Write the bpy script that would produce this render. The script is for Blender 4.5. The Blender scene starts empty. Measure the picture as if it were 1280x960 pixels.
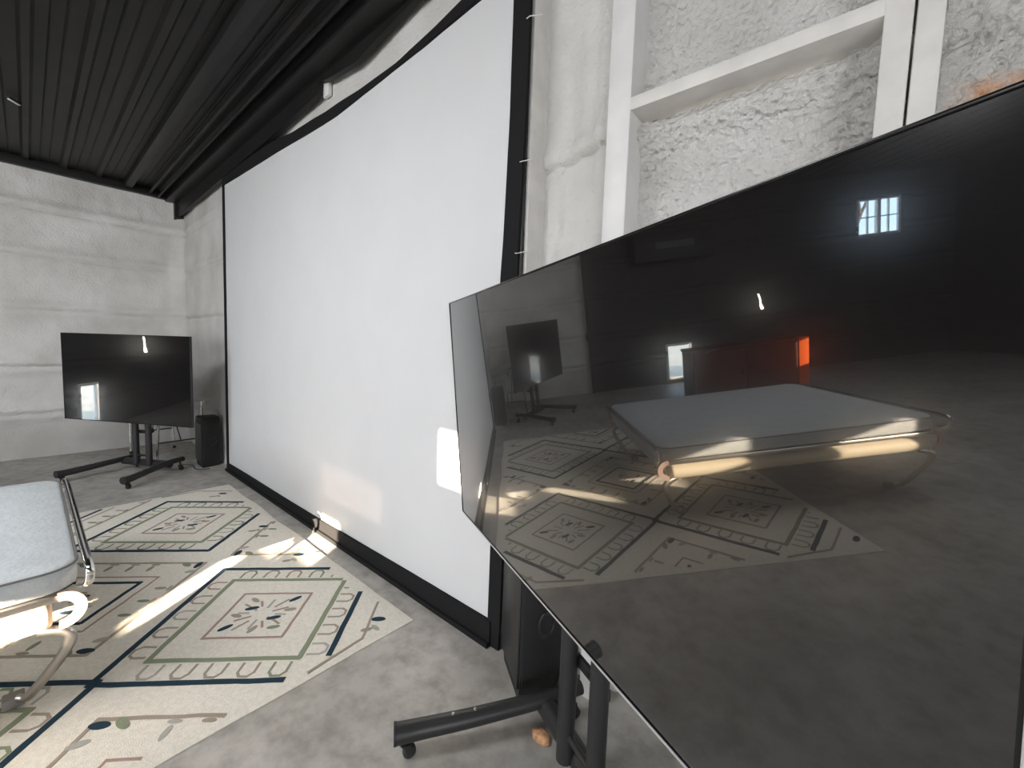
import bpy, bmesh, math, random
from mathutils import Vector, Matrix, noise
random.seed(7)
D = math.pi/180
scn = bpy.context.scene
COL = scn.collection

# ------------------------------------------------------------------ camera
cam_d = bpy.data.cameras.new('camera')
cam_d.sensor_fit = 'HORIZONTAL'; cam_d.sensor_width = 36.0
cam_d.lens = 515.75/1280*36.0
cam_d.clip_start = 0.02; cam_d.clip_end = 300
cam = bpy.data.objects.new('camera', cam_d); COL.objects.link(cam)
rt = Vector((0.7597, 0.649397, 0.033748)); up = Vector((-0.076534, 0.037755, 0.996352)); fw = Vector((-0.645754, 0.759511, -0.078384))
m = Matrix((rt, up, -fw)).transposed().to_4x4(); m.translation = Vector((0, -1.5253, 1.5))
cam.matrix_world = m
scn.camera = cam

# ------------------------------------------------------------------ view, world, sun, big lights
scn.view_settings.view_transform = 'Standard'
scn.view_settings.look = 'None'
scn.view_settings.exposure = 0.0
scn.view_settings.gamma = 1.0
scn.view_settings.use_curve_mapping = False
scn.cycles.max_bounces = 10
scn.cycles.sample_clamp_indirect = 12

world = bpy.data.worlds.new('sky'); scn.world = world; world.use_nodes = True
wn = world.node_tree.nodes; wl = world.node_tree.links
for n in list(wn): wn.remove(n)
wo = wn.new('ShaderNodeOutputWorld'); wb = wn.new('ShaderNodeBackground')
wb.inputs[1].default_value = 18.0
wtc = wn.new('ShaderNodeTexCoord'); wsx = wn.new('ShaderNodeSeparateXYZ'); wrp = wn.new('ShaderNodeValToRGB')
wl.new(wtc.outputs['Generated'], wsx.inputs[0]); wl.new(wsx.outputs[2], wrp.inputs[0]); wl.new(wrp.outputs[0], wb.inputs[0])
wrp.color_ramp.elements[0].position = 0.0; wrp.color_ramp.elements[0].color = (1.0, 0.90, 0.72, 1)
wrp.color_ramp.elements[1].position = 0.09; wrp.color_ramp.elements[1].color = (0.55, 0.76, 1.0, 1)
wl.new(wb.outputs[0], wo.inputs[0])

SUN_T = 0.2126
sd = bpy.data.lights.new('sun', 'SUN'); sd.energy = 80.0; sd.angle = 0.25*D; sd.color = (1.0, 0.83, 0.62)
so = bpy.data.objects.new('sun', sd); COL.objects.link(so)
sdir = Vector((-0.555, 0.832, -SUN_T)).normalized()
so.rotation_euler = (-sdir).to_track_quat('Z', 'Y').to_euler(); so.location = (8, -14, 8)

def area(name, loc, direction, sx, sy, power, color):
    d = bpy.data.lights.new(name, 'AREA'); d.shape = 'RECTANGLE'; d.size = sx; d.size_y = sy; d.energy = power; d.color = color
    o = bpy.data.objects.new(name, d); COL.objects.link(o); o.location = loc
    o.rotation_euler = (-Vector(direction)).to_track_quat('Z', 'Y').to_euler(); return o
# added daylight fill lamps behind and to the right of the viewer
area('daylight_fill_right', (4.85, -5.0, 1.7), (-1, 0.25, 0), 4.2, 2.6, 300, (0.95, 0.97, 1.0))
area('daylight_fill_rear', (-0.6, -8.7, 1.8), (-0.05, 1, -0.05), 5.0, 2.4, 210, (0.97, 0.98, 1.0))
# unseen overhead fill lamps added behind the viewer
area('overhead_fill_near', (-2.3, -3.3, 3.50), (-0.10, 0.05, -1), 2.8, 1.0, 90, (0.97, 0.98, 1.0))
area('overhead_fill_far', (-3.7, -4.3, 3.50), (-0.45, 0.35, -1), 2.2, 1.2, 120, (0.97, 0.98, 1.0))

# ------------------------------------------------------------------ material helpers
MATS = {}
def mat(name, col, rough=0.6, metal=0.0, spec=0.5, noise_amt=0.0, noise_scale=20.0, bump=0.0, bump_scale=80.0, coat=0.0, col2=None, coat_rough=0.03, detail=6.0):
    if name in MATS: return MATS[name]
    M = bpy.data.materials.new(name); M.use_nodes = True
    nt = M.node_tree; N = nt.nodes; L = nt.links
    b = N['Principled BSDF']
    b.inputs['Base Color'].default_value = (*col, 1); b.inputs['Roughness'].default_value = rough
    b.inputs['Metallic'].default_value = metal; b.inputs['Specular IOR Level'].default_value = spec
    b.inputs['Coat Weight'].default_value = coat; b.inputs['Coat Roughness'].default_value = coat_rough
    tc = N.new('ShaderNodeTexCoord')
    if noise_amt > 0 or col2:
        nz = N.new('ShaderNodeTexNoise'); nz.inputs['Scale'].default_value = noise_scale; nz.inputs['Detail'].default_value = detail
        L.new(tc.outputs['Object'], nz.inputs['Vector'])
        rp = N.new('ShaderNodeValToRGB')
        c2 = col2 if col2 else tuple(max(0, c*(1-noise_amt)) for c in col)
        c1 = col if col2 else tuple(min(1, c*(1+noise_amt)) for c in col)
        rp.color_ramp.elements[0].color = (*c2, 1); rp.color_ramp.elements[1].color = (*c1, 1)
        rp.color_ramp.elements[0].position = 0.36; rp.color_ramp.elements[1].position = 0.64
        L.new(nz.outputs[0], rp.inputs[0]); L.new(rp.outputs[0], b.inputs['Base Color'])
    if bump > 0:
        n2 = N.new('ShaderNodeTexNoise'); n2.inputs['Scale'].default_value = bump_scale; n2.inputs['Detail'].default_value = 4
        L.new(tc.outputs['Object'], n2.inputs['Vector'])
        bp = N.new('ShaderNodeBump'); bp.inputs['Strength'].default_value = bump; bp.inputs['Distance'].default_value = 0.01
        L.new(n2.outputs[0], bp.inputs['Height']); L.new(bp.outputs[0], b.inputs['Normal'])
    MATS[name] = M
    return M

def foam_material(name='sprayed_foam', strength=1.0, dist=0.03, pebble=0.8, gain=1.22):
    M = bpy.data.materials.new(name); M.use_nodes = True; nt = M.node_tree; N = nt.nodes; L = nt.links
    b = N['Principled BSDF']; b.inputs['Roughness'].default_value = 0.75; b.inputs['Specular IOR Level'].default_value = 0.25
    tc = N.new('ShaderNodeTexCoord')
    nz = N.new('ShaderNodeTexNoise'); nz.inputs['Scale'].default_value = 2.2; nz.inputs['Detail'].default_value = 5
    L.new(tc.outputs['Object'], nz.inputs['Vector'])
    rp = N.new('ShaderNodeValToRGB'); rp.color_ramp.elements[0].position = 0.35; rp.color_ramp.elements[1].position = 0.65
    rp.color_ramp.elements[0].color = (0.62*gain, 0.605*gain, 0.575*gain, 1); rp.color_ramp.elements[1].color = (0.74*gain, 0.73*gain, 0.71*gain, 1)
    L.new(nz.outputs[0], rp.inputs[0])
    # warm sun glow painted orange into the foam colour, right of the double stud
    sx = N.new('ShaderNodeSeparateXYZ'); L.new(tc.outputs['Object'], sx.inputs[0])
    nz2 = N.new('ShaderNodeTexNoise'); nz2.inputs['Scale'].default_value = 22; nz2.inputs['Detail'].default_value = 6
    L.new(tc.outputs['Object'], nz2.inputs['Vector'])
    def math_(op, a, bb=None, clamp=False):
        q = N.new('ShaderNodeMath'); q.operation = op; q.use_clamp = clamp
        for i, v in enumerate((a, bb)):
            if v is None: continue
            if isinstance(v, (int, float)): q.inputs[i].default_value = v
            else: L.new(v, q.inputs[i])
        return q.outputs[0]
    fx = math_('MULTIPLY', math_('SUBTRACT', sx.outputs[0], 0.10), 14.0, True)
    fz = math_('MULTIPLY', math_('SUBTRACT', 2.26, sx.outputs[2]), 14.0, True)
    fz = math_('MULTIPLY', fz, math_('MULTIPLY', math_('SUBTRACT', sx.outputs[2], 1.95), 10.0, True))
    mk = math_('MULTIPLY', math_('MULTIPLY', fx, fz), math_('MULTIPLY', math_('SUBTRACT', nz2.outputs[0], 0.32), 5.0, True))
    mx = N.new('ShaderNodeMixRGB'); L.new(mk, mx.inputs[0]); L.new(rp.outputs[0], mx.inputs[1]); mx.inputs[2].default_value = (0.85, 0.36, 0.10, 1)
    L.new(mx.outputs[0], b.inputs['Base Color'])
    n3 = N.new('ShaderNodeTexNoise'); n3.inputs['Scale'].default_value = 42; n3.inputs['Detail'].default_value = 7; n3.inputs['Roughness'].default_value = 0.62
    L.new(tc.outputs['Object'], n3.inputs['Vector'])
    vo = N.new('ShaderNodeTexVoronoi'); vo.inputs['Scale'].default_value = 46; vo.feature = 'SMOOTH_F1'; L.new(tc.outputs['Object'], vo.inputs['Vector'])
    hh_ = math_('ADD', n3.outputs[0], math_('MULTIPLY', vo.outputs['Distance'], pebble))
    bp = N.new('ShaderNodeBump'); bp.inputs['Strength'].default_value = strength; bp.inputs['Distance'].default_value = dist
    L.new(hh_, bp.inputs['Height']); L.new(bp.outputs[0], b.inputs['Normal'])
    return M

def concrete_material():
    M = bpy.data.materials.new('polished_concrete'); M.use_nodes = True; nt = M.node_tree; N = nt.nodes; L = nt.links
    b = N['Principled BSDF']; b.inputs['Roughness'].default_value = 0.5; b.inputs['Specular IOR Level'].default_value = 0.4
    tc = N.new('ShaderNodeTexCoord')
    def ramp(scale, det, c0, c1, p0, p1):
        nz = N.new('ShaderNodeTexNoise'); nz.inputs['Scale'].default_value = scale; nz.inputs['Detail'].default_value = det; nz.inputs['Roughness'].default_value = 0.62
        L.new(tc.outputs['Object'], nz.inputs['Vector'])
        rp = N.new('ShaderNodeValToRGB'); rp.color_ramp.elements[0].position = p0; rp.color_ramp.elements[1].position = p1
        rp.color_ramp.elements[0].color = (*c0, 1); rp.color_ramp.elements[1].color = (*c1, 1)
        L.new(nz.outputs[0], rp.inputs[0]); return rp.outputs[0], nz
    a, nza = ramp(1.6, 8, (0.345, 0.33, 0.30), (0.52, 0.50, 0.465), 0.34, 0.66)
    c, nzc = ramp(9.0, 9, (0.60, 0.58, 0.56), (1.0, 1.0, 1.0), 0.34, 0.58)
    mx = N.new('ShaderNodeMixRGB'); mx.blend_type = 'MULTIPLY'; mx.inputs[0].default_value = 0.8
    L.new(a, mx.inputs[1]); L.new(c, mx.inputs[2]); L.new(mx.outputs[0], b.inputs['Base Color'])
    bp = N.new('ShaderNodeBump'); bp.inputs['Strength'].default_value = 0.08; L.new(nzc.outputs[0], bp.inputs['Height']); L.new(bp.outputs[0], b.inputs['Normal'])
    return M

FOAM = foam_material(); FOAM_SMOOTH = foam_material('sprayed_foam_smooth', 0.6, 0.02, 0.3, 0.98); CONC = concrete_material()
WHITE_STEEL = mat('white_painted_steel', (0.76, 0.75, 0.74), 0.45, noise_amt=0.05, noise_scale=6)
WHITE_WOOD = mat('white_painted_timber', (0.74, 0.72, 0.69), 0.55, noise_amt=0.06, noise_scale=9, bump=0.1, bump_scale=40)
BLACK_SHEET = mat('black_painted_metal', (0.012, 0.0115, 0.0115), 0.5, spec=0.35, noise_amt=0.2, noise_scale=5)
CEIL = mat('black_ribbed_ceiling', (0.013, 0.012, 0.0115), 0.5, spec=0.35, noise_amt=0.2, noise_scale=4)
BLACK_CLOTH = mat('black_cloth', (0.012, 0.012, 0.013), 0.85, spec=0.2, bump=0.2, bump_scale=30)
SCREEN = mat('matte_screen_fabric', (0.66, 0.665, 0.675), 0.8, spec=0.2, noise_amt=0.012, noise_scale=3)
BLACK_POWDER = mat('black_powder_coat', (0.022, 0.022, 0.023), 0.42, spec=0.5, bump=0.05, bump_scale=300)
BLACK_PLASTIC = mat('black_plastic', (0.02, 0.02, 0.021), 0.55, spec=0.4, bump=0.15, bump_scale=220)
RUBBER = mat('rubber', (0.03, 0.03, 0.03), 0.6)
CHROME = mat('chrome', (0.75, 0.74, 0.73), 0.14, metal=1.0)
STEEL = mat('brushed_steel', (0.52, 0.49, 0.46), 0.3, metal=1.0)
SILVER = mat('silver_trim', (0.78, 0.78, 0.78), 0.35, metal=0.6)
CREAM = mat('cream_wool', (0.76, 0.72, 0.635), 0.95, spec=0.1, noise_amt=0.06, noise_scale=60, bump=0.6, bump_scale=260)
NAVY = mat('navy_wool', (0.024, 0.048, 0.068), 0.95, spec=0.1, bump=0.6, bump_scale=260)
GREEN = mat('sage_wool', (0.25, 0.285, 0.19), 0.95, spec=0.1, bump=0.6, bump_scale=260)
TAN = mat('tan_wool', (0.36, 0.305, 0.25), 0.95, spec=0.1, bump=0.6, bump_scale=260)
PINK = mat('rose_wool', (0.38, 0.27, 0.23), 0.95, spec=0.1, bump=0.6, bump_scale=260)
GREY = mat('grey_wool', (0.41, 0.40, 0.36), 0.95, spec=0.1, bump=0.6, bump_scale=260)
TICKING = mat('quilted_ticking', (0.55, 0.58, 0.59), 0.85, spec=0.2, noise_amt=0.04, noise_scale=12, bump=0.5, bump_scale=45)
BOLSTER = mat('cream_vinyl', (0.64, 0.56, 0.42), 0.6, spec=0.4, bump=0.1, bump_scale=30)
SUN_ORANGE = mat('sunlit_orange', (0.60, 0.09, 0.01), 0.75, spec=0.1); MAROON = mat('dark_maroon_lacquer', (0.075, 0.012, 0.006), 0.6, spec=0.2)
TABLE_TOP = mat('white_table_plastic', (0.62, 0.62, 0.61), 0.5, bump=0.1, bump_scale=150)
PINKMETAL = mat('pinkish_plated_steel', (0.60, 0.42, 0.36), 0.38, metal=0.5)

def glass_pane_material():
    M = bpy.data.materials.new('clear_glass'); M.use_nodes = True; nt = M.node_tree; N = nt.nodes; L = nt.links
    for n in list(N): N.remove(n)
    o = N.new('ShaderNodeOutputMaterial'); mx = N.new('ShaderNodeMixShader'); t = N.new('ShaderNodeBsdfTransparent'); g = N.new('ShaderNodeBsdfGlossy')
    g.inputs['Roughness'].default_value = 0.02; mx.inputs[0].default_value = 0.05
    L.new(t.outputs[0], mx.inputs[1]); L.new(g.outputs[0], mx.inputs[2]); L.new(mx.outputs[0], o.inputs[0]); return M
GLASS = glass_pane_material()
def milky_pane_material():
    M = bpy.data.materials.new('milky_dimming_pane'); M.use_nodes = True; nt = M.node_tree; N = nt.nodes; L = nt.links
    for n in list(N): N.remove(n)
    o = N.new('ShaderNodeOutputMaterial'); mx = N.new('ShaderNodeMixShader'); t = N.new('ShaderNodeBsdfTransparent'); g = N.new('ShaderNodeBsdfDiffuse')
    g.inputs[0].default_value = (0.7, 0.7, 0.7, 1); t.inputs[0].default_value = (1, 0.9, 0.9, 1)
    mx.inputs[0].default_value = 0.90
    L.new(t.outputs[0], mx.inputs[1]); L.new(g.outputs[0], mx.inputs[2]); L.new(mx.outputs[0], o.inputs[0]); return M
MILKY = milky_pane_material()

GLOSSBLACK = mat('gloss_black', (0.006, 0.006, 0.006), 0.2)
# television glass: black panel, clear gloss over a faint hazy anti-glare layer
def tv_glass(name, haze=0.17):
    M = bpy.data.materials.new(name); M.use_nodes = True; nt = M.node_tree; N = nt.nodes; L = nt.links
    b = N['Principled BSDF']; b.inputs['Base Color'].default_value = (0.007, 0.006, 0.006, 1)
    b.inputs['Roughness'].default_value = haze; b.inputs['IOR'].default_value = 1.45
    b.inputs['Coat Weight'].default_value = 1.0; b.inputs['Coat Roughness'].default_value = 0.012; b.inputs['Coat IOR'].default_value = 1.72
    return M
TVG = tv_glass('television_glass')

# ------------------------------------------------------------------ mesh helpers
def finish(name, bm, material, parent=None, smooth=True, angle=35):
    me = bpy.data.meshes.new(name)
    bmesh.ops.recalc_face_normals(bm, faces=bm.faces)
    bm.to_mesh(me); bm.free()
    ms = material if isinstance(material, (list, tuple)) else [material]
    for q in ms: me.materials.append(q)
    if smooth:
        for p in me.polygons: p.use_smooth = True
        me.set_sharp_from_angle(angle=angle*D)
    o = bpy.data.objects.new(name, me); COL.objects.link(o)
    if parent: o.parent = parent
    return o
def box(bm, x0, x1, y0, y1, z0, z1, bevel=0.0, M=None, mi=0, seg=2):
    r = bmesh.ops.create_cube(bm, size=1.0)
    vs = r['verts']
    for v in vs: v.co = Vector(((x0+x1)/2+v.co.x*(x1-x0), (y0+y1)/2+v.co.y*(y1-y0), (z0+z1)/2+v.co.z*(z1-z0)))
    fs = set(f for v in vs for f in v.link_faces)
    for f in fs: f.material_index = mi
    if bevel > 0:
        es = list(set(e for f in fs for e in f.edges))
        rr = bmesh.ops.bevel(bm, geom=es, offset=bevel, segments=seg, affect='EDGES', profile=0.5)
        vs = list(set(vs) | set(rr['verts'])); vs = [v for v in vs if v.is_valid]
        for f in rr['faces']: f.material_index = mi
        vs = list(set(v for f in (set(f for v in vs for f in v.link_faces)) for v in f.verts))
    if M is not None:
        for v in vs: v.co = M @ v.co
    return vs
def tube(bm, pts, r, n=12, caps=True, mi=0, sx=1.0):
    pts = [Vector(p) for p in pts]; rings = []
    prev = None
    for i, p in enumerate(pts):
        t = (pts[min(i+1, len(pts)-1)]-pts[max(i-1, 0)]).normalized()
        if prev is None:
            a = Vector((0, 0, 1)) if abs(t.z) < 0.9 else Vector((1, 0, 0))
            u = t.cross(a).normalized()
        else:
            u = (prev - t*prev.dot(t)).normalized()
        prev = u; w = t.cross(u)
        rr = r[i] if isinstance(r, (list, tuple)) else r
        rings.append([bm.verts.new(p + u*math.cos(k*2*math.pi/n)*rr*sx + w*math.sin(k*2*math.pi/n)*rr) for k in range(n)])
    for i in range(len(rings)-1):
        for k in range(n):
            f = bm.faces.new((rings[i][k], rings[i][(k+1) % n], rings[i+1][(k+1) % n], rings[i+1][k])); f.material_index = mi
    if caps:
        bm.faces.new(rings[0]).material_index = mi; bm.faces.new(rings[-1]).material_index = mi
def cyl(bm, a, b, r, n=20, mi=0): tube(bm, [a, b], r, n, True, mi)
def lathe(bm, prof, c, n=24, axis='Z'):
    rings = []
    for (r, z) in prof:
        ring = []
        for k in range(n):
            a = 2*math.pi*k/n; x, y = r*math.cos(a), r*math.sin(a)
            v = {'Z': (x, y, z), 'X': (z, x, y), 'Y': (x, z, y)}[axis]
            ring.append(bm.verts.new(Vector(c)+Vector(v)))
        rings.append(ring)
    for i in range(len(rings)-1):
        for k in range(n): bm.faces.new((rings[i][k], rings[i][(k+1) % n], rings[i+1][(k+1) % n], rings[i+1][k]))
    bm.faces.new(rings[0]); bm.faces.new(rings[-1])
def smooth_path(pts, n=6):
    P = [Vector(p) for p in pts]; P = [P[0]*2-P[1]]+P+[P[-1]*2-P[-2]]; out = []
    for i in range(1, len(P)-2):
        for k in range(n):
            t = k/n; a, b, c, d = P[i-1], P[i], P[i+1], P[i+2]
            out.append(0.5*((2*b)+(c-a)*t+(2*a-5*b+4*c-d)*t*t+(3*b-a-3*c+d)*t**3))
    out.append(P[-2]); return out
def prism(bm, poly, axis, a0, a1, mi=0):
    # poly: list of 2D points; axis 1 -> (x,z) extruded in y ; axis 2 -> (x,y) in z
    def mk(p, a): return Vector((p[0], a, p[1])) if axis == 1 else (Vector((p[0], p[1], a)) if axis == 2 else Vector((a, p[0], p[1])))
    A = [bm.verts.new(mk(p, a0)) for p in poly]; B = [bm.verts.new(mk(p, a1)) for p in poly]
    bm.faces.new(A).material_index = mi; bm.faces.new(B[::-1]).material_index = mi
    n = len(poly)
    for i in range(n): bm.faces.new((A[i], A[(i+1) % n], B[(i+1) % n], B[i])).material_index = mi
def strip_solid(bm, top, bot, axis, a0, a1):
    # a band between two equally long polylines, extruded
    n = len(top)
    def mk(p, a): return Vector((p[0], a, p[1])) if axis == 1 else Vector((p[0], p[1], a))
    T0 = [bm.verts.new(mk(p, a0)) for p in top]; B0 = [bm.verts.new(mk(p, a0)) for p in bot]
    T1 = [bm.verts.new(mk(p, a1)) for p in top]; B1 = [bm.verts.new(mk(p, a1)) for p in bot]
    for i in range(n-1):
        bm.faces.new((T0[i], T0[i+1], B0[i+1], B0[i])); bm.faces.new((T1[i], B1[i], B1[i+1], T1[i+1]))
        bm.faces.new((T0[i], T1[i], T1[i+1], T0[i+1])); bm.faces.new((B0[i], B0[i+1], B1[i+1], B1[i]))
    bm.faces.new((T0[0], B0[0], B1[0], T1[0])); bm.faces.new((T0[-1], T1[-1], B1[-1], B0[-1]))

def thing(name, label, cat, loc=(0, 0, 0), rz=0.0, group=None, M=None):
    o = bpy.data.objects.new(name, None); COL.objects.link(o)
    if M is not None: o.matrix_world = M
    else: o.location = loc; o.rotation_euler = (0, 0, rz)
    o['label'] = label; o['category'] = cat
    if group: o['group'] = group
    return o
def tag(o, label, cat, group=None, kind=None):
    o['label'] = label; o['category'] = cat
    if group: o['group'] = group
    if kind: o['kind'] = kind
    return o
def struct(name, bm, m, parent=None, **k):
    o = finish(name, bm, m, parent, **k)
    if not parent: o['kind'] = 'structure'
    return o
def copy_tree(o, parent=None):
    c = o.copy(); COL.objects.link(c)
    if parent: c.parent = parent
    for ch in list(o.children): copy_tree(ch, c)
    return c

# ------------------------------------------------------------------ setting
XL, XR, YR, ZC = -7.67, 5.0, -9.0, 3.56
bm = bmesh.new(); box(bm, XL-0.2, XR+0.2, YR-0.2, 0.3, -0.12, 0.0)
struct('floor', bm, CONC, smooth=False)

# ribbed sheet ceiling, ribs along the projection wall
bm = bmesh.new(); prof = []
y = 0.3
while y > YR-0.2:
    prof += [(y, ZC), (y-0.215, ZC), (y-0.235, ZC-0.028), (y-0.275, ZC-0.028), (y-0.295, ZC)]
    for q in (0.07, 0.14): prof.insert(-4, (y-q, ZC)); prof.insert(-4, (y-q-0.008, ZC-0.007)); prof.insert(-4, (y-q-0.016, ZC))
    y -= 0.30
prof = sorted(set(prof), key=lambda p: -p[0])
va = [bm.verts.new((XL-0.2, p[0], p[1])) for p in prof]; vb = [bm.verts.new((XR+0.2, p[0], p[1])) for p in prof]
for i in range(len(prof)-1): bm.faces.new((va[i], va[i+1], vb[i+1], vb[i]))
struct('ceiling', bm, CEIL, smooth=False)
bm = bmesh.new(); box(bm, XL-0.2, XR+0.2, YR-0.2, 0.3, ZC+0.02, ZC+0.12)
struct('trim_1', bm, BLACK_SHEET, smooth=False)     # roof deck above the sheets

# left wall: sprayed foam over horizontal girts, displaced for real
def grid(us, vs, fn, bm):
    G = [[bm.verts.new(fn(u, v)) for v in vs] for u in us]
    for i in range(len(us)-1):
        for j in range(len(vs)-1): bm.faces.new((G[i][j], G[i+1][j], G[i+1][j+1], G[i][j+1]))
    return G
def frange(a, b, st):
    n = max(1, int(round((b-a)/st))); return [a+(b-a)*i/n for i in range(n+1)]
def gauss(x, s): return math.exp(-(x/s)**2)
CREASE = (3.0, 2.455, 1.81, 1.12, 0.55)
def left_disp(y, z):
    d = 0.0
    for i, c in enumerate(CREASE):
        w = c + 0.025*noise.noise(Vector((y*1.6, c*3, 0))) + 0.012*noise.noise(Vector((y*7, c, 4)))
        d += -0.030*gauss(z-w, 0.018)*(0.7+0.6*noise.noise(Vector((y*3, c, 9)))) + 0.040*gauss(z-w-0.055, 0.06) + 0.022*gauss(z-w+0.05, 0.05)
    d += 0.02*noise.noise(Vector((y*2.1, z*2.1, 1.5))) + 0.007*noise.noise(Vector((y*9, z*9, 3.1)))
    d += 0.006*noise.noise(Vector((y*14, z*2.0, 7)))
    return d + 0.09*gauss(y, 0.10)
HOLES_L = [(-7.95, -7.17, 2.38, 3.02), (-3.93, -3.46, 0.10, 0.76)]    # y0,y1,z0,z1
ys = sorted(set([round(v, 4) for v in frange(-2.3, 0.12, 0.022)] + [round(v, 4) for v in frange(YR-0.1, -2.3, 0.09)] + [h[i] for h in HOLES_L for i in (0, 1)]))
zs = sorted(set([round(v, 4) for v in frange(0, ZC+0.03, 0.022)] + [h[i] for h in HOLES_L for i in (2, 3)]))
bm = bmesh.new()
G = [[bm.verts.new((XL+left_disp(y_, z_), y_, z_)) for z_ in zs] for y_ in ys]
for i in range(len(ys)-1):
    for j in range(len(zs)-1):
        yc, zc = (ys[i]+ys[i+1])/2, (zs[j]+zs[j+1])/2
        if any(h[0] < yc < h[1] and h[2] < zc < h[3] for h in HOLES_L): continue
        bm.faces.new((G[i][j], G[i+1][j], G[i+1][j+1], G[i][j+1]))
DARKWALL = mat('darkened_foam', (0.045, 0.043, 0.042), 0.8, noise_amt=0.15, noise_scale=3, bump=0.6, bump_scale=40)  # wall colour darkened to deepen the dim reflection in the television
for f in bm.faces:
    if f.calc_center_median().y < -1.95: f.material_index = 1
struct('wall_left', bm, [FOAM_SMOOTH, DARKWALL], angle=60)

# back wall (behind the projection screen): foam between girts
def back_disp(x, z):
    nz = noise.noise
    if x < -1.36:
        d = 0.02
        for c in CREASE: d += 0.02*gauss(z-c-0.05, 0.06) - 0.02*gauss(z-c, 0.02)
        d += 0.015*nz(Vector((x*2.1, z*2.1, 5))) + 0.004*nz(Vector((x*9, z*9, 3)))
        return d
    if x < -0.85:    # smooth narrow bay beside the screen
        d = -0.03 + 0.03*nz(Vector((x*9, z*1.0, 2.0))) + 0.012*nz(Vector((x*16, z*1.6, 8)))
        w = 2.345 + 0.10*(x+1.25)
        d += -0.028*gauss(z-w, 0.010) + 0.025*gauss(z-w-0.05, 0.05)
        if z < w: d += -0.014*gauss(x+1.12+0.02*nz(Vector((z*5, 0, 0))), 0.006)
        d += 0.004*nz(Vector((x*40, z*40, 3)))
        return d-0.02
    if x < 0.06:     # rough bay under and over the girt
        e = min(x+0.80, 0.0-x)
        d = -0.09 + 0.06*gauss(e, 0.06)*0.8
        r = 0.35+0.65*gauss(x+0.68, 0.07)+0.8*gauss(x+0.06, 0.10)
        d += 0.020*r*(nz(Vector((x*26, z*30, 1)))) + 0.022*r*nz(Vector((x*52, z*52, 6)))
        d += 0.05*gauss(z-2.37, 0.05) - 0.006*gauss(z-2.20-0.03*nz(Vector((x*5, 0, 0))), 0.008)
        if z < 2.2: d += -0.008*gauss(x+0.42, 0.004)
        return d
    r = 1.0
    return -0.06 + 0.024*nz(Vector((x*24, z*24, 1))) + 0.024*nz(Vector((x*48, z*46, 6)))
xs = frange(XL-0.1, -1.4, 0.05)[:-1] + frange(-1.4, 0.9, 0.011)[:-1] + frange(0.9, XR+0.1, 0.15)
zb = frange(0, 1.4, 0.05)[:-1] + frange(1.4, 3.0, 0.011)[:-1] + frange(3.0, ZC+0.03, 0.05)
bm = bmesh.new(); grid(xs, zb, lambda x, z: Vector((x, 0.05-back_disp(x, z)*1.0 if x > -1.36 else 0.03-back_disp(x, z), z)), bm)
for f in bm.faces:
    if f.calc_center_median().x < -0.80: f.material_index = 1
struct('wall_back', bm, [FOAM, FOAM_SMOOTH], angle=60)

# rear and right walls (sheet metal, with slots added at the rear to shape the sun patches)
def holed_panel(bm, u0, u1, v0, v1, holes, mk):
    U = sorted(set([u0, u1]+[h[i] for h in holes for i in (0, 1)])); V = sorted(set([v0, v1]+[h[i] for h in holes for i in (2, 3)]))
    for i in range(len(U)-1):
        for j in range(len(V)-1):
            uc, vc = (U[i]+U[i+1])/2, (V[j]+V[j+1])/2
            if any(h[0] < uc < h[1] and h[2] < vc < h[3] for h in holes): continue
            bm.faces.new([bm.verts.new(mk(a, b)) for a, b in ((U[i], V[j]), (U[i+1], V[j]), (U[i+1], V[j+1]), (U[i], V[j+1]))])
HOLES_R = [(2.30, 2.70, 2.20, 2.395), (2.70, 3.04, 2.235, 2.435), (2.30, 2.43, 2.00, 2.15), (1.53, 1.88, 1.84, 2.10), (4.20, 4.50, 3.04, 3.33), (-4.26, -3.97, 1.46, 2.05), (-2.49, -2.37, 1.62, 1.98), (2.75, 3.62, 2.60, 2.86)]
bm = bmesh.new(); holed_panel(bm, XL-0.1, XR+0.1, -0.01, ZC+0.05, HOLES_R, lambda a, b: Vector((a, YR, b)))
bmesh.ops.remove_doubles(bm, verts=bm.verts, dist=1e-5)
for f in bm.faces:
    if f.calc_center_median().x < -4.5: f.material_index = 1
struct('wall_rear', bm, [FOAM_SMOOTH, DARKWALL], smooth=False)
bm = bmesh.new(); box(bm, XR, XR+0.1, YR, 0.2, -0.01, ZC+0.05); struct('wall_right', bm, FOAM, smooth=False)
h = HOLES_R[7]; bm = bmesh.new(); box(bm, h[0]-0.01, h[1]+0.01, YR-0.012, YR-0.004, h[2]-0.01, h[3]+0.01)
struct('window_3', bm, MILKY, smooth=False)  # unseen pane added to weaken the sun patch on the screen

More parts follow.
